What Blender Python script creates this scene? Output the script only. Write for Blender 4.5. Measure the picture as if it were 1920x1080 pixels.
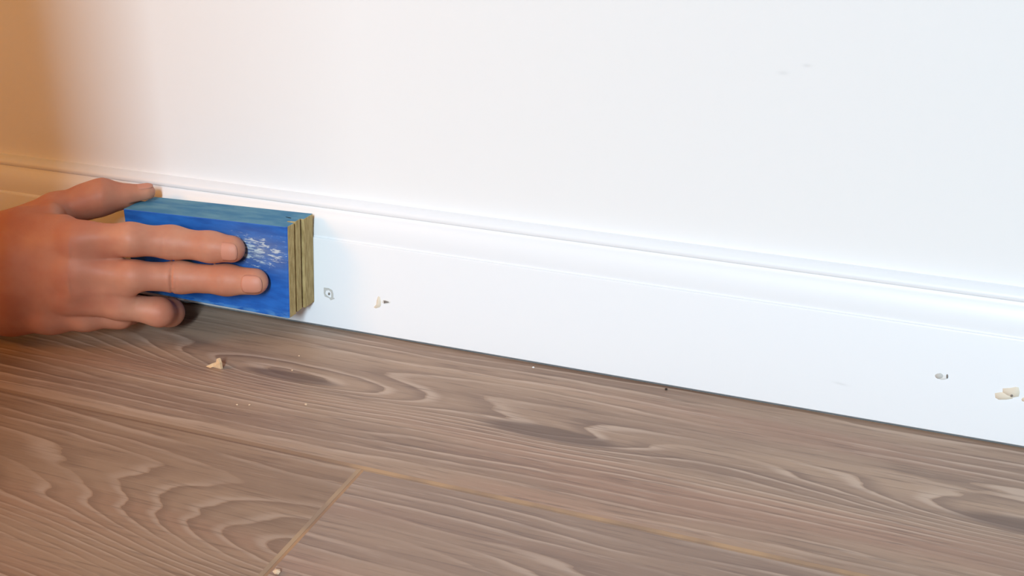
import bpy, bmesh, math, random
import numpy as np
from mathutils import Vector, Matrix

for o in list(bpy.data.objects):
    bpy.data.objects.remove(o)
random.seed(7)
SC = bpy.context.scene
COL = SC.collection

# ------------------------------------------------------------------ camera
F = 2160.0                                   # focal length in pixels of the 1920 px wide frame
PITCH = math.atan(935 / F)
YAW = math.atan(899 / F * math.cos(PITCH))
CAM = np.array([0.2149, -0.5626, 0.30])
FW = np.array([-math.sin(YAW) * math.cos(PITCH), math.cos(YAW) * math.cos(PITCH), -math.sin(PITCH)])
RT = np.array([math.cos(YAW), math.sin(YAW), 0.0])
UP = np.cross(RT, FW)
cd = bpy.data.cameras.new('camera')
cam = bpy.data.objects.new('camera', cd)
COL.objects.link(cam)
cd.sensor_width = 36.0
cd.lens = F / 1920 * 36.0
cd.clip_start = 0.01
R3 = Matrix(((RT[0], UP[0], -FW[0]), (RT[1], UP[1], -FW[1]), (RT[2], UP[2], -FW[2])))
cam.matrix_world = Matrix.Translation(Vector(CAM)) @ R3.to_4x4()
SC.camera = cam

# ------------------------------------------------------------------ light
w = bpy.data.worlds.new('room_light')
SC.world = w
w.use_nodes = True
w.node_tree.nodes['Background'].inputs[0].default_value = (0.80, 0.88, 1.0, 1)
w.node_tree.nodes['Background'].inputs[1].default_value = 0.015


def area(name, loc, target, sx, sy, power, col):
    l = bpy.data.lights.new(name, 'AREA')
    l.shape = 'RECTANGLE'; l.size = sx; l.size_y = sy; l.energy = power; l.color = col
    o = bpy.data.objects.new(name, l); COL.objects.link(o)
    o.location = loc
    d = Vector(target) - Vector(loc)
    o.rotation_euler = d.to_track_quat('-Z', 'Y').to_euler()
    return o


area('window_daylight', (1.67, -4.9, 2.7), (0, 0, 0), 0.34, 1.5, 262, (0.71, 0.89, 1.0))
area('window_daylight_side', (1.235, -4.9, 2.7), (0, 0, 0), 0.6, 1.5, 80, (0.71, 0.89, 1.0))
lp = bpy.data.lights.new('warm_lamp', 'POINT')
lp.energy = 8.2; lp.color = (1.0, 0.39, 0.02); lp.shadow_soft_size = 0.14
lo = bpy.data.objects.new('warm_lamp', lp); COL.objects.link(lo)
lo.location = (-0.66, -0.55, 0.56)

SC.view_settings.view_transform = 'Standard'
SC.view_settings.look = 'None'
SC.view_settings.gamma = 1.0
SC.view_settings.use_curve_mapping = False
SC.view_settings.exposure = 0.0


# ------------------------------------------------------------------ helpers
def ray(u, v):
    return FW + RT * (u - 960) / F - UP * (v - 540) / F


def on_y(u, v, y):
    r = ray(u, v); return CAM + (y - CAM[1]) / r[1] * r


def on_z(u, v, z=0.0):
    r = ray(u, v); return CAM + (z - CAM[2]) / r[2] * r


def px(P):                                   # metres per pixel at a point
    return float((np.asarray(P) - CAM) @ FW) / F


def tag(o, label=None, cat=None, group=None, kind=None):
    if label: o['label'] = label
    if cat: o['category'] = cat
    if group: o['group'] = group
    if kind: o['kind'] = kind
    return o


def mesh_obj(name, verts, faces, mats, parent=None, smooth=False, matidx=None):
    me = bpy.data.meshes.new(name)
    me.from_pydata([tuple(map(float, v)) for v in verts], [], [tuple(map(int, f)) for f in faces])
    for m in (mats if isinstance(mats, (list, tuple)) else [mats]):
        me.materials.append(m)
    if matidx is not None:
        me.polygons.foreach_set('material_index', matidx)
    if smooth:
        me.polygons.foreach_set('use_smooth', [True] * len(me.polygons))
    me.update()
    o = bpy.data.objects.new(name, me)
    COL.objects.link(o)
    if parent: o.parent = parent
    return o


def empty(name, loc):
    o = bpy.data.objects.new(name, None); COL.objects.link(o); o.location = loc
    o.empty_display_size = 0.01
    return o


def place(o, parent):
    """parent a mesh built in world coordinates to an Empty that only has a location"""
    o.parent = parent
    o.matrix_parent_inverse = Matrix.Translation(-Vector(parent.location))


def bevel(o, wd, seg=2):
    m = o.modifiers.new('bevel', 'BEVEL'); m.width = wd; m.segments = seg; m.limit_method = 'ANGLE'
    m.angle_limit = math.radians(35)
    return o


# --- node expressions
class X:
    def __init__(s, t, k): s.t, s.k = t, k
    def _b(s, op, o, swap=False):
        n = s.t.nodes.new('ShaderNodeMath'); n.operation = op
        for i, q in enumerate((o, s) if swap else (s, o)):
            if isinstance(q, X): s.t.links.new(q.k, n.inputs[i])
            else: n.inputs[i].default_value = q
        return X(s.t, n.outputs[0])
    def __add__(s, o): return s._b('ADD', o)
    __radd__ = __add__
    def __sub__(s, o): return s._b('SUBTRACT', o)
    def __rsub__(s, o): return s._b('SUBTRACT', o, True)
    def __mul__(s, o): return s._b('MULTIPLY', o)
    __rmul__ = __mul__
    def __truediv__(s, o): return s._b('DIVIDE', o)
    def u(s, op):
        n = s.t.nodes.new('ShaderNodeMath'); n.operation = op
        s.t.links.new(s.k, n.inputs[0]); return X(s.t, n.outputs[0])
    def sin(s): return s.u('SINE')
    def exp(s): return s.u('EXPONENT')
    def fract(s): return s.u('FRACT')
    def clamp(s):
        n = s.t.nodes.new('ShaderNodeClamp'); s.t.links.new(s.k, n.inputs[0]); return X(s.t, n.outputs[0])
    def smooth(s, a, b):
        n = s.t.nodes.new('ShaderNodeMapRange'); n.interpolation_type = 'SMOOTHSTEP'
        s.t.links.new(s.k, n.inputs[0]); n.inputs[1].default_value = a; n.inputs[2].default_value = b
        return X(s.t, n.outputs[0])
    def gt(s, o): return s._b('GREATER_THAN', o)


def pos_xyz(t):
    g = t.nodes.new('ShaderNodeNewGeometry')
    sp = t.nodes.new('ShaderNodeSeparateXYZ'); t.links.new(g.outputs['Position'], sp.inputs[0])
    return [X(t, sp.outputs[i]) for i in range(3)]


def noise(t, xyz, detail=2.0, rough=0.5, dist=0.0):
    c = t.nodes.new('ShaderNodeCombineXYZ')
    for i, q in enumerate(xyz):
        if isinstance(q, X): t.links.new(q.k, c.inputs[i])
        else: c.inputs[i].default_value = q
    n = t.nodes.new('ShaderNodeTexNoise'); t.links.new(c.outputs[0], n.inputs['Vector'])
    n.inputs['Scale'].default_value = 1.0; n.inputs['Detail'].default_value = detail
    n.inputs['Roughness'].default_value = rough; n.inputs['Distortion'].default_value = dist
    return X(t, n.outputs['Fac'])


def mix(t, fac, a, b):
    n = t.nodes.new('ShaderNodeMix'); n.data_type = 'RGBA'
    if isinstance(fac, X): t.links.new(fac.k, n.inputs[0])
    else: n.inputs[0].default_value = fac
    for q, i in ((a, 6), (b, 7)):
        if isinstance(q, tuple): n.inputs[i].default_value = (*q, 1)
        else: t.links.new(q, n.inputs[i])
    return n.outputs[2]


def new_mat(name, col=(0.8, 0.8, 0.8), rough=0.5, spec=0.5):
    m = bpy.data.materials.new(name); m.use_nodes = True
    b = m.node_tree.nodes['Principled BSDF']
    b.inputs['Base Color'].default_value = (*col, 1)
    b.inputs['Roughness'].default_value = rough
    b.inputs['Specular IOR Level'].default_value = spec
    return m, m.node_tree, b


def bump(t, b, h, strength, dist):
    n = t.nodes.new('ShaderNodeBump'); n.inputs['Strength'].default_value = strength
    n.inputs['Distance'].default_value = dist
    t.links.new(h.k, n.inputs['Height']); t.links.new(n.outputs[0], b.inputs['Normal'])


def gauss(x, y, cx, cy, sx, sy):
    a = (x - cx) / sx; c = (y - cy) / sy
    return ((a * a + c * c) * -1.0).exp()


def srgb(r, g, b):
    return tuple((c / 255 / 12.92) if c <= 10 else ((c / 255 + 0.055) / 1.055) ** 2.4 for c in (r, g, b))


# ------------------------------------------------------------------ materials
M_WALL, t, b = new_mat('wall_paint', (0.86, 0.86, 0.87), 0.6, 0.3)
x, y, z = pos_xyz(t)
f = 0
for (u, v, s1, s2, a) in ((1468, 137, 9, 4, .10), (1513, 123, 8, 3, .13)):
    P = on_y(u, v, 0); k = px(P)
    g = gauss(x, z, P[0], P[2], s1 * k, s2 * k) * a
    f = g if f == 0 else f + g
nz = noise(t, (x * 900, 0.0, z * 900), 2)
t.links.new(mix(t, f.clamp(), (0.86, 0.86, 0.87), (0.25, 0.25, 0.25)), b.inputs['Base Color'])
bump(t, b, nz, 0.04, 0.0004)

M_TRIM, t, b = new_mat('trim_paint', (0.84, 0.85, 0.88), 0.38, 0.4)
x, y, z = pos_xyz(t)
P = on_y(1575, 722, -0.014); k = px(P)
g = gauss(x, z + x * 0.10, P[0], P[2] + P[0] * 0.10, 12 * k, 2.2 * k) * 0.16
nz = noise(t, (x * 60, y * 400, z * 400), 3)
t.links.new(mix(t, g.clamp(), (0.84, 0.85, 0.88), (0.3, 0.3, 0.3)), b.inputs['Base Color'])
bump(t, b, nz, 0.03, 0.0004)


def wood(name, seed, hills, tint=(150, 125, 108), tf=0.0):
    m, t, b = new_mat(name, (0.3, 0.2, 0.15), 0.42, 0.45)
    x, y, z = pos_xyz(t)
    wob = noise(t, (x * 3.2 + seed, y * 24, seed), 2.0) - 0.5
    wob2 = noise(t, (x * 26 + seed * 3, y * 120, seed), 2.0) - 0.5
    f = y * 120.0 + wob * 4.0 + wob2 * 0.45
    eye = None; near = None
    for (cx, cy, sx, sy, A, e) in hills:
        g = gauss(x, y, cx, cy, sx, sy)
        f = f + g * A
        near = g if near is None else near + g
        if e:
            q = gauss(x, y, cx, cy + 0.0, sx * e, sy * e * 0.85).smooth(0.42, 0.75)
            eye = q if eye is None else eye + q
    ph = f.fract()
    line = ph.smooth(0.62, 0.90) * (1.0 - ph.smooth(0.93, 1.0))      # light growth line
    dark = (1.0 - ph.smooth(0.0, 0.40))                              # dark side behind it
    amp = noise(t, (x * 9 + 3.1 + seed, y * 45, 2.0), 2.0).smooth(0.38, 0.62)
    if near is not None: amp = (amp + near * 0.9).clamp()
    tone = noise(t, (x * 4 + seed, y * 38, 7.0), 3.0)
    fib = noise(t, (x * 24 + seed, y * 520, 1.0), 4.0, 0.62)
    fib2 = noise(t, (x * 42 + seed, y * 780, 5.0), 3.0, 0.6)
    c = mix(t, tone.smooth(0.30, 0.70), srgb(145, 119, 102), srgb(174, 146, 124))
    c = mix(t, noise(t, (x * 3 + seed, y * 24, 11.0), 2.0).smooth(0.5, 0.72) * 0.6, c, srgb(168, 130, 110))
    c = mix(t, dark * (0.10 + amp * 0.45), c, srgb(114, 91, 80))
    c = mix(t, line * (0.08 + amp * 0.58), c, srgb(200, 176, 158))
    c = mix(t, fib.smooth(0.50, 0.72) * 0.60, c, srgb(110, 90, 80))
    c = mix(t, fib2.smooth(0.54, 0.74) * 0.40, c, srgb(192, 168, 150))
    if eye is not None:
        c = mix(t, eye.clamp() * 0.75, c, srgb(106, 85, 75))
    c = mix(t, tf, c, srgb(*tint))
    t.links.new(c, b.inputs['Base Color'])
    r = 0.36 + fib * 0.22
    t.links.new(r.k, b.inputs['Roughness'])
    bump(t, b, fib * -0.6 + line * -0.3, 0.25, 0.0006)
    return m


def hill(u, v, su, sy, A, e=0):
    P = on_z(u, v); return (P[0], P[1], su, sy, A, e)


M_W1 = wood('oak_plank_wall_row', 1.0, [
    hill(545, 706, 0.10, 0.018, 6.0, .40), hill(1030, 813, 0.060, 0.013, 2.8, .80),
    hill(1990, 1000, 0.10, 0.018, 4.4, .60)])
M_W2 = wood('oak_plank_left', 5.0, [hill(640, 1075, 0.135, 0.040, 10.5), hill(-80, 905, 0.06, .012, 2.0)], (118, 90, 66), 0.36)
M_W3 = wood('oak_plank_right', 9.0, [hill(1500, 1200, 0.12, 0.016, 2.5)], (138, 119, 112), 0.25)
M_W4 = wood('oak_plank_plain', 14.0, [])
M_SEAM, t, b = new_mat('plank_bevel_paint', srgb(172, 137, 103), 0.5, 0.4)
x, y, z = pos_xyz(t)
c = mix(t, noise(t, (x * 40, y * 40, 0.0), 2).smooth(.35, .65), srgb(152, 124, 102), srgb(176, 142, 110))
c = mix(t, x.smooth(-0.05, -0.02), srgb(140, 112, 92), c)
t.links.new(c, b.inputs['Base Color'])
M_SUB, _, _ = new_mat('underlay', (0.05, 0.04, 0.035), 0.9, 0.1)

# ------------------------------------------------------------------ setting
def slab(name, x0, x1, y0, y1, z0, z1, mat, parent=None, bv=0.0):
    v = [(x0, y0, z0), (x1, y0, z0), (x1, y1, z0), (x0, y1, z0), (x0, y0, z1), (x1, y0, z1), (x1, y1, z1), (x0, y1, z1)]
    fcs = [(0, 3, 2, 1), (4, 5, 6, 7), (0, 1, 5, 4), (1, 2, 6, 5), (2, 3, 7, 6), (3, 0, 4, 7)]
    return mesh_obj(name, v, fcs, mat, parent)


tag(slab('wall_back', -1.7, 1.5, 0.0, 0.10, -0.02, 2.4, M_WALL), kind='structure')
tag(slab('light_blocker_left', -1.6, 0.106, -1.05, -0.95, 0.0, 2.4, M_WALL), kind='structure')   # unseen stub wall, added to block daylight and shade the left

floor = tag(slab('floor', -1.7, 1.5, -1.6, 0.0, -0.03, -0.0082, M_SUB), kind='structure')


def plank(x0, x1, y0, y1, mat):
    cut = 0.0 if y1 < -0.02 else 0.0018          # the row along the wall is cut without a bevel
    bw, bd, z1, z0 = 0.0019, 0.0005, 0.0, -0.008
    g = 0.00005
    x0 += g; x1 -= g; y0 += g; y1 -= g
    v = [(x0 + bw, y0 + bw, z1), (x1 - bw, y0 + bw, z1), (x1 - bw, y1 - bw + cut, z1), (x0 + bw, y1 - bw + cut, z1),
         (x0, y0, z1 - bd), (x1, y0, z1 - bd), (x1, y1, z1 - bd), (x0, y1, z1 - bd),
         (x0, y0, z0), (x1, y0, z0), (x1, y1, z0), (x0, y1, z0)]
    fc = [(0, 1, 2, 3)]; mi = [0]
    for i in range(4):
        j = (i + 1) % 4
        fc.append((4 + i, 4 + j, j, i)); mi.append(1)
        fc.append((8 + i, 8 + j, 4 + j, 4 + i)); mi.append(1)
    fc.append((11, 10, 9, 8)); mi.append(0)
    return mesh_obj('plank', v, fc, [mat, M_SEAM], floor, matidx=mi)


PW = 0.1450
YS = [0.0, -PW, -2 * PW, -3 * PW, -4 * PW]
plank(-0.75, 0.62, YS[1], -0.0110, M_W1)
plank(-1.69, -0.75, YS[1], -0.0110, M_W4); plank(0.62, 1.49, YS[1], -0.0110, M_W4)
plank(-1.30, -0.0219, YS[2], YS[1], M_W2)
plank(-0.0219, 1.25, YS[2], YS[1], M_W3)
plank(-0.55, 0.75, YS[3], YS[2], M_W4); plank(-1.69, -0.55, YS[3], YS[2], M_W3); plank(0.75, 1.49, YS[3], YS[2], M_W2)
plank(-0.9, 0.35, YS[4], YS[3], M_W2); plank(0.35, 1.49, YS[4], YS[3], M_W4)

# baseboard: extruded profile
prof = [(0.0, 0.0013), (-0.0120, 0.0013), (-0.0125, 0.0018), (-0.0125, 0.0574), (-0.0121, 0.0581), (-0.0112, 0.0584),
        (-0.0108, 0.0590), (-0.0108, 0.0602), (-0.0106, 0.0625), (-0.0100, 0.0655), (-0.0091, 0.0685), (-0.0079, 0.0710),
        (-0.0066, 0.0728), (-0.0057, 0.0738), (-0.0055, 0.0748), (-0.0063, 0.0754), (-0.0066, 0.0764), (-0.0063, 0.0776), (-0.0054, 0.0786),
        (-0.0040, 0.0795), (-0.0020, 0.0802), (0.0, 0.0805)]
XL, XR = -1.7, 1.5
n = len(prof)
vv = [(XL, a, c) for a, c in prof] + [(XR, a, c) for a, c in prof]
ff = [(i + 1, i, n + i, n + i + 1) for i in range(n - 1)] + [tuple(range(n)), tuple(range(2 * n - 1, n - 1, -1)), (0, n - 1, 2 * n - 1, n)]
bb = mesh_obj('baseboard_back', vv, ff, M_TRIM)
for p_ in bb.data.polygons:
    p_.use_smooth = len(p_.vertices) == 4
try:
    bb.data.set_sharp_from_angle(angle=math.radians(32))
except Exception:
    pass
tag(bb, kind='structure')
YB = -0.0125                                  # front of the flat baseboard face

# ------------------------------------------------------------------ sanding sponge
M_BLUE, t, b = new_mat('blue_abrasive', (0.02, 0.13, 0.5), 0.5, 0.45)
x, y, z = pos_xyz(t)
P1 = on_y(478, 470, -0.041)
msk = gauss(x, z, P1[0], P1[2], 0.024, 0.0105)
scr = noise(t, (x * 160, y * 300, z * 800), 4.0, 0.65, 0.6)
sc = (scr + msk * 0.30).smooth(0.70, 0.84) * msk.smooth(0.08, 0.40)
edge = noise(t, (x * 130, y * 200, z * 500), 3.0)
lo_edge = (1.0 - (z - x * 0.0).smooth(0.0180, 0.0225)) * edge.smooth(0.42, 0.60) * 0.55
c = mix(t, noise(t, (x * 50, y * 50, z * 220), 3).smooth(.3, .7), srgb(18, 84, 168), srgb(34, 108, 196))
c = mix(t, msk * (0.25 + edge * 0.6), c, srgb(128, 138, 156))
c = mix(t, sc * 0.85, c, srgb(205, 215, 220))
c = mix(t, lo_edge.clamp(), c, srgb(96, 160, 215))
t.links.new(c, b.inputs['Base Color'])
bump(t, b, noise(t, (x * 1500, y * 1500, z * 1500), 2), 0.25, 0.0004)
M_BLUETOP, t, b = new_mat('dusty_lit_blue_abrasive', (0.1, 0.25, 0.4), 0.7, 0.3)  # paler top face: dust plus light from above put into the colour
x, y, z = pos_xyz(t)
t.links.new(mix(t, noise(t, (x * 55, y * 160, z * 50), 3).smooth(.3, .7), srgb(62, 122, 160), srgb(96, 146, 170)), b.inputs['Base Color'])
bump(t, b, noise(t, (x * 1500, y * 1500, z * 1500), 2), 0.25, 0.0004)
M_FOAM, t, b = new_mat('tan_foam', (0.4, 0.3, 0.15), 0.85, 0.2)
x, y, z = pos_xyz(t)
t.links.new(mix(t, noise(t, (x * 400, y * 900, z * 130), 3).smooth(.3, .7), srgb(158, 134, 88), srgb(190, 166, 116)), b.inputs['Base Color'])
bump(t, b, noise(t, (x * 1200, y * 1200, z * 900), 2), 0.4, 0.0006)
M_CREASE, _, _ = new_mat('dark_nick', (0.015, 0.02, 0.03), 0.9, 0.1)

SY0, SY1 = -0.0410, -0.0130
xl, xr = -0.2315, -0.1205


def ztop(xx): return 0.0714 + (xx - xl) / (xr - xl) * 0.0032
def zbot(xx): return 0.0187 - (xx - xl) / (xr - xl) * 0.0014
def lean(xx): return xx - 0.0034 * max(0.0, (xx - xl) / (xr - xl))


def prism(name, outline, zt, zb, mats, side_tan, parent):
    nn = len(outline)
    vs = [(a, c, zt(a)) for a, c in outline] + [(lean(a), c, zb(a)) for a, c in outline]
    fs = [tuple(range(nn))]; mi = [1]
    for i in range(nn):
        j = (i + 1) % nn
        fs.append((i, nn + i, nn + j, j)); mi.append(2 if i in side_tan else 0)
    fs.append(tuple(range(2 * nn - 1, nn - 1, -1))); mi.append(0)
    o = mesh_obj(name, vs, fs, mats, matidx=mi)
    place(o, parent)
    return o


sponge = empty('sanding_sponge', ((xl + xr) / 2, (SY0 + SY1) / 2, 0.0175))
tag(sponge, 'worn blue sanding sponge with tan foam end pressed against white baseboard', 'sponge')
# outline counter-clockwise from above; notch between the two blue layers at the right end
ol = [(xl, SY0), (xr - 0.0003, SY0), (xr + 0.0008, SY0 + 0.0010), (xr + 0.0012, -0.0334), (xr - 0.0040, -0.0326), (xr - 0.0042, -0.0316),
      (xr + 0.0004, -0.0311), (xr + 0.0006, -0.0258), (xr - 0.0008, -0.0250), (xl, -0.0250)]
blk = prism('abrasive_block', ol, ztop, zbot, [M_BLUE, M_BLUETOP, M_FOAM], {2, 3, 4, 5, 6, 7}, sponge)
bevel(blk, 0.0006, 2)
ol2 = [(xl + 0.001, -0.0248), (xr - 0.0045, -0.0248), (xr - 0.0047, -0.0238), (xr + 0.0012, -0.0230), (xr + 0.0014, SY1), (xl + 0.001, SY1)]
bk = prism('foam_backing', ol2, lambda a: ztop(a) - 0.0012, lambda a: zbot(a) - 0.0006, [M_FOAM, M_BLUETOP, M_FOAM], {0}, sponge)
bevel(bk, 0.0007, 2)
# small dark nick on the top corner
Pn = on_z(543, 408, ztop(-0.125) + 0.0001)
ca = [(-0.0030, 0.0006), (-0.0006, -0.0004), (0.0010, -0.0007), (0.0013, -0.0002), (0.0002, 0.0002)]
zt_ = ztop(Pn[0]) + 0.00012
nk = mesh_obj('nick', [(Pn[0] + a, Pn[1] + c, zt_) for a, c in ca] + [(Pn[0] + a, Pn[1] + c, zt_ - 0.0006) for a, c in ca],
              [(0, 1, 2, 3, 4)] + [(i, 5 + i, 5 + (i + 1) % 5, (i + 1) % 5) for i in range(5)], M_CREASE)
place(nk, sponge)

# ------------------------------------------------------------------ the hand (one continuous surface)
def J(u, v, y, rpx):
    P = on_y(u, v, y); return (P, rpx * px(P))


def rcone(Pg, a, bq):
    (pa, ra), (pb, rb) = a, bq
    ba = (pb - pa).astype(np.float32); l2 = float(ba @ ba)
    pa_ = Pg - pa.astype(np.float32)
    h = np.clip((pa_ @ ba) / l2, 0, 1)
    d = pa_ - h[..., None] * ba
    return np.sqrt((d * d).sum(-1)) - (ra + (rb - ra) * h)


def smin(a, bq, k):
    h = np.clip(0.5 + 0.5 * (bq - a) / k, 0, 1)
    return bq + (a - bq) * h - k * h * (1 - h)


def chain(Pg, js, k):
    d = None
    for i in range(len(js) - 1):
        e = rcone(Pg, js[i], js[i + 1])
        d = e if d is None else smin(d, e, k)
    return d


INDEX = [J(150, 452, -.0820, 35), J(245, 449, -.0725, 29.5), J(322, 454.5, -.0590, 29.5), J(395, 463, -.0520, 27), J(434, 467, -.0495, 25.5)]
MIDDLE = [J(140, 512, -.0880, 35), J(250, 517, -.0760, 27), J(338, 520, -.0610, 28), J(425, 525, -.0525, 27), J(478, 528, -.0495, 25)]
RING = [J(140, 556, -.0880, 34), J(225, 573, -.0790, 25), J(298, 585, -.0680, 25), J(318, 586, -.0540, 24), J(322, 580, -.0400, 22)]
PINKY = [J(95, 588, -.0900, 34), J(160, 593, -.0840, 26), J(225, 592, -.0730, 22), J(245, 590, -.0600, 20)]
THUMB = [J(20, 440, -.0700, 44), J(105, 396, -.0560, 33), J(165, 377, -.0440, 31), J(194, 369, -.0390, 32), J(232, 368, -.0320, 20.5), J(274, 360, -.0235, 16.5)]
META = [[J(-150, 492, -.096, 62), J(30, 470, -.090, 46), J(155, 455, -.0815, 36)],
        [J(-150, 520, -.100, 62), J(30, 510, -.096, 46), J(145, 512, -.0875, 36)],
        [J(-150, 545, -.100, 60), J(30, 545, -.096, 46), J(140, 552, -.0880, 33)],
        [J(-150, 560, -.098, 56), J(20, 577, -.094, 48), J(95, 588, -.0900, 36)],
        [J(-150, 500, -.094, 66), J(0, 462, -.076, 52), J(70, 428, -.064, 40)]]
W0 = J(-130, 525, -.097, 95)
FORE = [W0, (np.array([-0.435, -0.120, 0.052]), 0.029), (np.array([-0.60, -0.165, 0.082]), 0.038)]

VOX = 0.0008
lo_ = np.array([-0.62, -0.205, 0.0]); hi_ = np.array([-0.118, -0.008, 0.125])
ax = [np.arange(lo_[i], hi_[i], VOX, dtype=np.float32) for i in range(3)]
FIELD = np.full([len(a) for a in ax], 0.05, dtype=np.float32)


def sub(l, h):
    s = []
    for i in range(3):
        a = max(0, int((l[i] - lo_[i]) / VOX)); c = min(len(ax[i]), int((h[i] - lo_[i]) / VOX) + 1)
        s.append(slice(a, c))
    g = np.stack(np.meshgrid(*[ax[i][s[i]] for i in range(3)], indexing='ij'), -1)
    return tuple(s), g


def bounds(js, pad):
    P = np.array([j[0] for j in js]); r = np.array([j[1] for j in js])[:, None]
    return (P - r).min(0) - pad, (P + r).max(0) + pad


# palm and forearm
s_, g_ = sub(*bounds(FORE, 0.006))
FIELD[s_] = np.minimum(FIELD[s_], chain(g_, FORE, 0.02))
allm = [j for m_ in META for j in m_]
s_, g_ = sub(*bounds(allm + [W0], 0.012))
pal = None
for m_ in META:
    e = chain(g_, m_, 0.008)
    pal = e if pal is None else smin(pal, e, 0.010)
FIELD[s_] = smin(FIELD[s_], pal, 0.012)
for wb in ([J(150, 482, -.084, 28), J(206, 484, -.0760, 17)], [J(150, 543, -.090, 26), J(238, 546, -.0790, 13)],
           [J(-80, 468, -.090, 50), J(40, 430, -.080, 39), J(96, 402, -.069, 22)], [J(40, 440, -.084, 40), J(120, 428, -.079, 26)]):   # webs between fingers
    s_, g_ = sub(*bounds(wb, 0.010))
    FIELD[s_] = smin(FIELD[s_], chain(g_, wb, 0.005), 0.006)
PALM = FIELD.copy()
OUT = PALM.copy()
creases = []


def crease(c, a, depth, wd, R): creases.append((np.asarray(c), np.asarray(a) / np.linalg.norm(a), depth, wd, R))


mp = MIDDLE[2][0]; ma = MIDDLE[3][0] - MIDDLE[1][0]
crease(mp + np.array([-.0012, -.006, 0]), ma, .0015, .0006, .010)
crease(mp + np.array([.0016, -.006, 0]), ma, .0005, .0007, .008)
ip = INDEX[2][0]; ia = INDEX[3][0] - INDEX[1][0]
crease(ip + np.array([-.0010, -.006, 0]), ia, .0004, .0008, .008)
crease(MIDDLE[3][0] + np.array([0, -.006, 0]), ma, .0003, .0006, .007)
crease(INDEX[3][0] + np.array([0, -.006, 0]), ia, .0003, .0006, .007)
tp = THUMB[3][0]; ta = THUMB[4][0] - THUMB[2][0]
crease(tp + np.array([.002, -.006, .004]), ta, .0003, .0008, .008)

for js, kp in ((INDEX, .007), (MIDDLE, .007), (RING, .007), (PINKY, .007), (THUMB, .006)):
    s_, g_ = sub(*bounds(js, 0.012))
    d = chain(g_, js, 0.005)
    d = smin(PALM[s_], d, kp)
    OUT[s_] = smin(OUT[s_], d, 0.0004)
# creases pressed into the surface
for (c, a, dep, wd, R) in creases:
    s_, g_ = sub(c - R * 2, c + R * 2)
    q = g_ - c.astype(np.float32)
    tt = (q @ a.astype(np.float32)) / wd
    OUT[s_] += (dep * np.exp(-tt * tt) * np.exp(-(q * q).sum(-1) / (R * R))).astype(np.float32)
# hollows between the knuckles
for (u_, v_, yy, dep, R) in ((188, 478, -.092, .0032, .008), (182, 546, -.098, .0030, .008), (60, 530, -.108, .0016, .016), (150, 577, -.098, .0018, .007)):
    c = on_y(u_, v_, yy)
    s_, g_ = sub(c - R * 2.2, c + R * 2.2)
    q = (g_ - c.astype(np.float32)) * np.array([0.6, 1, 1.2], np.float32)
    OUT[s_] += (dep * np.exp(-(q * q).sum(-1) / (R * R))).astype(np.float32)
# flatten against what the hand touches: floor, sponge front, sponge top, baseboard
s_, g_ = sub(lo_, hi_)
OUT = np.maximum(OUT, 0.0004 - ax[2][None, None, :])
del g_


def box_d(l, h, s):
    xs, ys, zs = [ax[i][s[i]] for i in range(3)]
    dx = np.maximum(l[0] - xs, xs - h[0]); dy = np.maximum(l[1] - ys, ys - h[1]); dz = np.maximum(l[2] - zs, zs - h[2])
    return np.maximum(np.maximum(dx[:, None, None], dy[None, :, None]), dz[None, None, :])


fullS = tuple(slice(0, len(a)) for a in ax)
bx = box_d((xl - 0.0002, SY0 - 0.0002, 0.0172), (xr + 0.003, SY1, 0.0728), fullS)
OUT = np.maximum(OUT, -bx)
OUT = np.maximum(OUT, (ax[1] - (-0.0128))[None, :, None])


def surface_nets(V, org, h):
    ins = V < 0
    nx, ny, nz_ = V.shape
    cnt = np.zeros((nx - 1, ny - 1, nz_ - 1), np.int8)
    for dx in (0, 1):
        for dy in (0, 1):
            for dz in (0, 1):
                cnt += ins[dx:nx - 1 + dx, dy:ny - 1 + dy, dz:nz_ - 1 + dz]
    cells = np.argwhere((cnt > 0) & (cnt < 8))
    idx = -np.ones(cnt.shape, np.int64)
    idx[tuple(cells.T)] = np.arange(len(cells))
    acc = np.zeros((len(cells), 3)); nn = np.zeros(len(cells))
    cor = [(a, c, e) for a in (0, 1) for c in (0, 1) for e in (0, 1)]
    for i in range(8):
        for j in range(i + 1, 8):
            A, B = np.array(cor[i]), np.array(cor[j])
            if abs(A - B).sum() != 1: continue
            va = V[tuple((cells + A).T)]; vb = V[tuple((cells + B).T)]
            m = (va < 0) != (vb < 0)
            tt = np.where(m, va / np.where(m, va - vb, 1), 0)
            p = A + tt[:, None] * (B - A)
            acc[m] += p[m]; nn[m] += 1
    verts = org + (cells + acc / nn[:, None]) * h
    faces = []
    for axn in range(3):
        sa = [slice(None)] * 3; sb = [slice(None)] * 3
        sa[axn] = slice(0, -1); sb[axn] = slice(1, None)
        e = ins[tuple(sa)] != ins[tuple(sb)]
        ed = np.argwhere(e)
        u_, v_ = [(1, 2), (2, 0), (0, 1)][axn]
        ok = (ed[:, u_] > 0) & (ed[:, v_] > 0) & (ed[:, u_] < V.shape[u_] - 1) & (ed[:, v_] < V.shape[v_] - 1)
        ed = ed[ok]
        du = np.zeros(3, int); du[u_] = 1; dv = np.zeros(3, int); dv[v_] = 1
        q = np.stack([idx[tuple((ed - du - dv).T)], idx[tuple((ed - dv).T)], idx[tuple(ed.T)], idx[tuple((ed - du).T)]], 1)
        flip = ~ins[tuple(ed.T)]
        q[flip] = q[flip][:, ::-1]
        faces.append(q)
    return verts, np.concatenate(faces)


HV, HF = surface_nets(OUT, lo_, VOX)
del OUT, PALM, FIELD
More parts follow.
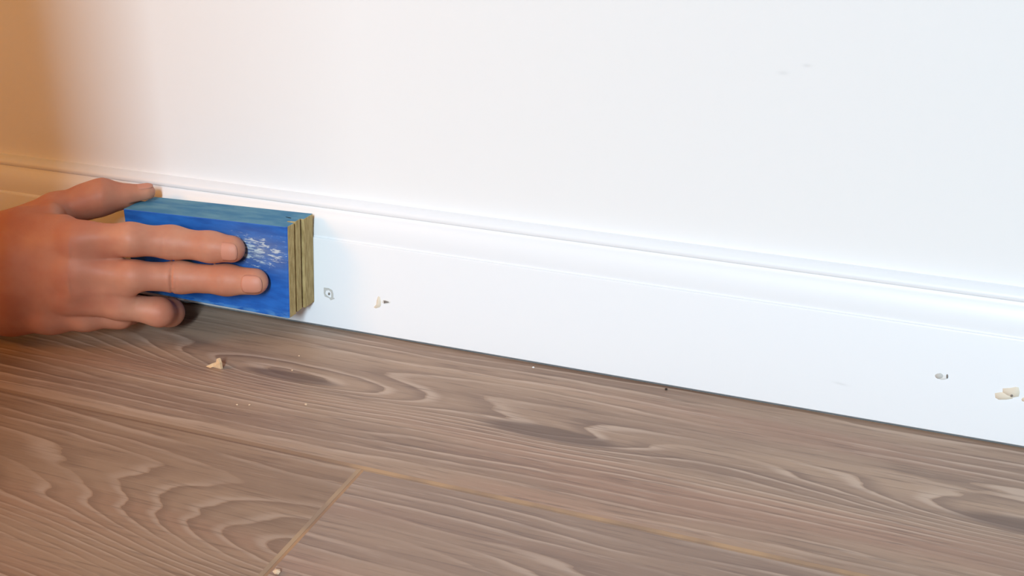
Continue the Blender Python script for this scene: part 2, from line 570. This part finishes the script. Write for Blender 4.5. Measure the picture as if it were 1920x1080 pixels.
# light smoothing of the surface
def relax(Vt, Fq, it):
    e = np.concatenate([Fq[:, [0, 1]], Fq[:, [1, 2]], Fq[:, [2, 3]], Fq[:, [3, 0]]])
    for k in range(it):
        s = np.zeros_like(Vt); c = np.zeros(len(Vt))
        np.add.at(s, e[:, 0], Vt[e[:, 1]]); np.add.at(c, e[:, 0], 1)
        Vt = Vt + (0.5 if k % 2 == 0 else -0.52) * (s / np.maximum(c, 1)[:, None] - Vt)
    return Vt
HV = relax(HV, HF, 10)

M_SKIN, t, b = new_mat('skin', srgb(190, 120, 95), 0.52, 0.35)
x, y, z = pos_xyz(t)
at = t.nodes.new('ShaderNodeAttribute'); at.attribute_name = 'flush'
fl = X(t, at.outputs['Fac'])
n1 = noise(t, (x * 60, y * 60, z * 60), 3)
n2 = noise(t, (x * 900, y * 900, z * 900), 2)
c = mix(t, n1.smooth(.3, .7), srgb(203, 141, 113), srgb(191, 124, 98))
c = mix(t, fl.clamp(), c, srgb(176, 92, 70))
t.links.new(c, b.inputs['Base Color'])
b.inputs['Subsurface Weight'].default_value = 0.25
b.inputs['Subsurface Radius'].default_value = (1.0, 0.35, 0.2)
b.inputs['Subsurface Scale'].default_value = 0.004
bump(t, b, n2, 0.12, 0.0004)
hand = mesh_obj('person', HV, HF, M_SKIN, smooth=True)
# redder skin over the knuckles and the back of the hand
fl_ = np.zeros(len(HV))
for (c_, R_, a_) in ((META[0][2][0], .020, .5), (META[1][2][0], .020, .5), (META[2][2][0], .018, .5), (META[1][1][0], .045, .35),
                     (THUMB[3][0], .012, .4), (INDEX[2][0], .009, .25), (MIDDLE[2][0], .008, .15), (RING[2][0], .010, .3), (FORE[1][0], .06, .35)):
    fl_ = np.maximum(fl_, a_ * np.exp(-((HV - c_) ** 2).sum(1) / R_ ** 2))
at_ = hand.data.attributes.new('flush', 'FLOAT', 'POINT'); at_.data.foreach_set('value', fl_.astype(np.float32))
tag(hand, 'bare left hand and wrist with two fingers flat on the blue sponge', 'person')

M_NAIL, t, b = new_mat('fingernail', srgb(202, 136, 113), 0.55, 0.5)


def nail(js, L, half, nrm, back, lift):
    """curved plate on the last segment of a finger"""
    (pa, ra), (pb, rb) = js[-2], js[-1]
    a = (pb - pa) / np.linalg.norm(pb - pa)
    nrm = np.array(nrm, float); nrm -= a * (nrm @ a); nrm /= np.linalg.norm(nrm)
    s = np.cross(a, nrm)
    vs, fs = [], []
    NU, NV = 10, 10
    tot = np.linalg.norm(pb - pa)
    for layer in (0, 1):
        for i in range(NU + 1):
            uu = i / NU
            for j in range(NV + 1):
                w_ = j / NV * 2 - 1
                # rounded outline
                wid = half * (1 - 0.30 * max(0, (abs(uu - .5) * 2) ** 6))
                phi = w_ * wid
                al = tot + back + L * (uu - 0.5) * (1 - 0.10 * w_ * w_)
                rr = ra + (rb - ra) * min(1, al / tot)
                if al > tot: rr = math.sqrt(max(rb * rb - (al - tot) ** 2, (rb * .55) ** 2)) * 0.55 + rb * 0.45
                rr = rr + (lift if layer == 0 else -0.0008)
                vs.append(pa + a * al + (nrm * math.cos(phi) + s * math.sin(phi)) * rr)
    N1 = (NU + 1) * (NV + 1)
    for i in range(NU):
        for j in range(NV):
            p0 = i * (NV + 1) + j
            fs.append((p0, p0 + 1, p0 + NV + 2, p0 + NV + 1))
            fs.append((N1 + p0, N1 + p0 + NV + 1, N1 + p0 + NV + 2, N1 + p0 + 1))
    rim = [j for j in range(NV)] + [i * (NV + 1) + NV for i in range(NU)] + [NU * (NV + 1) + j for j in range(NV, 0, -1)] + [i * (NV + 1) for i in range(NU, 0, -1)]
    for i in range(len(rim)):
        p0, p1 = rim[i], rim[(i + 1) % len(rim)]
        fs.append((p0, N1 + p0, N1 + p1, p1))
    o = mesh_obj('fingernail', vs, fs, M_NAIL, smooth=True)
    o.parent = hand
    return o


nail(INDEX, 0.0112, 0.78, (0.05, -1, 0.10), 0.0002, 0.00005)
nail(MIDDLE, 0.0118, 0.80, (0.05, -1, 0.10), 0.0006, 0.00005)
nail(THUMB, 0.0095, 0.85, (-0.1, -0.15, 1), 0.0, 0.00005)

# ------------------------------------------------------------------ filler patches and nail holes on the baseboard
M_PUTTY, _, _ = new_mat('cream_filler', srgb(226, 214, 196), 0.8, 0.2)
M_PUTTYG, _, _ = new_mat('grey_filler', srgb(196, 194, 190), 0.8, 0.2)
M_HOLE, _, _ = new_mat('nail_hole', srgb(130, 122, 116), 0.9, 0.1)
M_PALEP, _, _ = new_mat('pale_filler', srgb(226, 224, 222), 0.8, 0.2)


def blob(name, u, v, pts, h, mat, parent, y=YB):
    """low domed patch on the baseboard; pts are offsets in photo pixels"""
    P = on_y(u, v, y); k = px(P) * 1.05
    out = []
    for a, c in pts:
        Q = on_y(u + a, v + c, y); out.append(Q)
    n_ = len(out)
    ctr = sum(out) / n_
    vs = [q + np.array([0, 0.0002, 0]) for q in out] + [ctr + (q - ctr) * 0.72 + np.array([0, -h, 0]) for q in out] + [ctr + np.array([0, -h * 1.15, 0])]
    fs = []
    for i in range(n_):
        j = (i + 1) % n_
        fs.append((i, j, n_ + j, n_ + i)); fs.append((n_ + i, n_ + j, 2 * n_))
    o = mesh_obj(name, vs, fs, mat, smooth=True)
    bm = bmesh.new(); bm.from_mesh(o.data); bmesh.ops.recalc_face_normals(bm, faces=bm.faces); bm.to_mesh(o.data); bm.free()
    if parent is not None: place(o, parent)
    return o


def ring_pts(rx, ry, n_=12, jit=0.12, rot=0.0):
    return [((rx * math.cos(a) * math.cos(rot) - ry * math.sin(a) * math.sin(rot)) * (1 + random.uniform(-jit, jit)),
             (rx * math.cos(a) * math.sin(rot) + ry * math.sin(a) * math.cos(rot)) * (1 + random.uniform(-jit, jit)))
            for a in [2 * math.pi * i / n_ for i in range(n_)]]


def spot(u, v, label):
    P = on_y(u, v, YB); e = empty('filled_nail_hole', P)
    return tag(e, label, 'nail hole', 'filled nail holes in the baseboard')


e = spot(616, 550, 'grey ringed nail hole in baseboard nearest the sponge')
P = on_y(615, 549, YB)
# rough raised rim: a polygonal ring around the hole
rim_o = [(-9, -11), (0, -10), (7, -6), (9, 1), (9, 8), (12, 10), (4, 13), (1, 9), (-7, 6), (-9, 0)]
rim_i = [(-5, -5), (0, -6), (4, -3), (5, 1), (5, 5), (5, 7), (3, 8), (0, 6), (-4, 3), (-6, 0)]
vs = [on_y(616 + a, 550 + c, YB - 0.0003) for a, c in rim_o] + [on_y(616 + a, 550 + c, YB - 0.0003) for a, c in rim_i] + \
     [on_y(616 + a, 550 + c, YB + 0.0001) for a, c in rim_o] + [on_y(616 + a, 550 + c, YB + 0.0001) for a, c in rim_i]
fs = []
for i in range(10):
    j = (i + 1) % 10
    fs += [(i, j, 10 + j, 10 + i), (20 + i, 20 + j, j, i), (10 + i, 10 + j, 30 + j, 30 + i)]
place(mesh_obj('rim', vs, fs, M_PUTTYG), e)
blob('nail_dimple', 617, 551, ring_pts(2.6, 3.2, 8), 0.0003, M_HOLE, e)

e = spot(716, 566, 'cream filler smear with a nail hole, second from the sponge')
blob('filler', 710, 567, [(-1, -13), (3, -11), (5, -2), (5, 6), (2, 10), (-6, 12), (-10, 10), (-5, 4), (-4, -4)], 0.0005, M_PUTTY, e)
blob('filler_smear', 724, 566, ring_pts(10, 5, 10), 0.0002, M_PALEP, e)
blob('nail_dimple', 721, 565.5, [(-3, -3), (1, -3), (10, 0), (10, 2), (2, 3), (-2, 4)], 0.0003, M_HOLE, e)

e = spot(1765, 706, 'small pale grey filler smudge beside a short dark nail slit')
blob('filler', 1761, 705, ring_pts(9, 6, 10), 0.0004, M_PUTTYG, e)
blob('filler_smear', 1768, 708, ring_pts(11, 5, 10), 0.0002, M_PALEP, e)
blob('nail_dimple', 1776, 706, ring_pts(2.3, 5, 8), 0.0004, M_HOLE, e)

e = spot(1890, 738, 'large cream filler patch with a small hole near the far right end')
blob('filler', 1880, 741, [(-16, -4), (-6, -6), (8, -6), (20, -1), (20, 7), (6, 9), (-8, 9), (-15, 5)], 0.0006, M_PUTTY, e)
blob('filler_smear', 1897, 734, [(-18, -6), (-4, -7), (8, -9), (14, -8), (16, 2), (14, 10), (2, 12), (-12, 7), (-18, 2)], 0.0009, M_PUTTY, e)
blob('nail_dimple', 1897, 740, ring_pts(3.2, 3, 8), 0.0013, M_HOLE, e)
e = spot(1921, 750, 'cream filler dab cut off by the right edge of the photo')
blob('filler', 1922, 749, ring_pts(7, 5, 10), 0.0005, M_PUTTY, e)

# ------------------------------------------------------------------ wood chip and crumbs on the floor
M_CHIP, t, b = new_mat('pale_wood_chip', srgb(226, 190, 148), 0.7, 0.3)
x, y, z = pos_xyz(t)
t.links.new(mix(t, noise(t, (x * 500, y * 1500, z * 900), 2), srgb(214, 176, 132), srgb(236, 204, 166)), b.inputs['Base Color'])
base = on_z(402, 688)
def cp(u, v, z): return on_z(u, v, z)
cv = [cp(386, 687, .0004), cp(394, 690, .0003), cp(399, 688, .0006), cp(414, 692, .0003), cp(412, 680, .0050), cp(409, 671.5, .0062), cp(406, 673, .0060), cp(405, 679, .0042), cp(396, 682, .0026),
      cp(391, 686, .0001), cp(411, 690, .0000)]
back = [v_ + np.array([0.0006, 0.0012, -0.0002]) for v_ in cv[:9]]
for q in back: q[2] = max(q[2], 0.00005)
cf = [(0, 1, 2, 8), (2, 3, 4, 7), (8, 2, 7), (4, 5, 6, 7)]
allv = cv[:9] + back
cf2 = cf + [tuple(9 + i for i in reversed(f_)) for f_ in cf]
loop = [0, 1, 2, 3, 4, 5, 6, 7, 8]
for i in range(9):
    a, c_ = loop[i], loop[(i + 1) % 9]
    cf2.append((c_, a, 9 + a, 9 + c_))
chip = mesh_obj('wood_chip', allv, cf2, M_CHIP)
tag(chip, 'pale splintered wood chip standing on the floor below the hand', 'wood chip')

M_CRUMB, _, _ = new_mat('sawdust', srgb(220, 190, 160), 0.8, 0.2)
M_CRUMBW, _, _ = new_mat('white_paint_flake', srgb(238, 234, 230), 0.7, 0.3)
M_CRUMBD, _, _ = new_mat('dark_speck', srgb(60, 48, 42), 0.8, 0.2)


def crumb(name, u, v, rpx, mat, label, cat, group):
    P = on_z(u, v); r = rpx * px(P)
    bm = bmesh.new(); bmesh.ops.create_icosphere(bm, subdivisions=1, radius=r)
    for q in bm.verts:
        q.co *= random.uniform(0.7, 1.25); q.co.z *= 0.6
    zm = min(q.co.z for q in bm.verts)
    me = bpy.data.meshes.new(name); bm.to_mesh(me); bm.free(); me.materials.append(mat)
    o = bpy.data.objects.new(name, me); COL.objects.link(o)
    o.location = (P[0], P[1], -zm)
    tag(o, label, cat, group)


G1 = 'sawdust crumbs on the floor'
crumb('sawdust_crumb', 445, 760, 2.6, M_CRUMB, 'tan sawdust crumb below the wood chip, left one of a close pair', 'crumb', G1)
crumb('sawdust_crumb', 468, 760, 2.4, M_CRUMB, 'tan sawdust crumb below the wood chip, right one of a close pair', 'crumb', G1)
crumb('sawdust_crumb', 574, 759, 2.8, M_CRUMB, 'lone tan sawdust crumb below the dark oval knot under the sponge', 'crumb', G1)
crumb('sawdust_crumb', 548, 695, 2.0, M_CRUMB, 'tiny tan crumb on the dark oval knot right of the wood chip', 'crumb', G1)
crumb('sawdust_crumb', 561, 668, 1.8, M_CRUMB, 'tiny tan crumb on the floor just below the sponge corner', 'crumb', G1)
crumb('sawdust_crumb', 520, 1077, 8, M_CRUMB, 'large cream crumb at the bottom edge by the plank end joint', 'crumb', G1)
G2 = 'white paint flakes along the baseboard'
crumb('paint_flake', 740, 628, 2.4, M_CRUMBW, 'white flake below the second filled hole, left of two', 'flake', G2)
crumb('paint_flake', 747, 629, 2.2, M_CRUMBW, 'white flake below the second filled hole, right of two', 'flake', G2)
crumb('paint_flake', 786, 627, 3.2, M_CRUMBW, 'white flake lying against the baseboard foot near the sponge', 'flake', G2)
crumb('paint_flake', 1000, 690, 2.6, M_CRUMBW, 'single white flake on bare floor mid photo', 'flake', G2)
crumb('paint_flake', 1774, 797, 4.2, M_CRUMBW, 'white flake stuck in the baseboard gap at far right', 'flake', G2)
crumb('paint_flake', 1748, 806, 2.2, M_CRUMBW, 'tiny white flake on the floor just off the far right gap', 'flake', G2)
crumb('dark_speck', 1249, 731, 3.0, M_CRUMBD, 'small dark speck on the grey brown floor near the baseboard', 'speck', None)
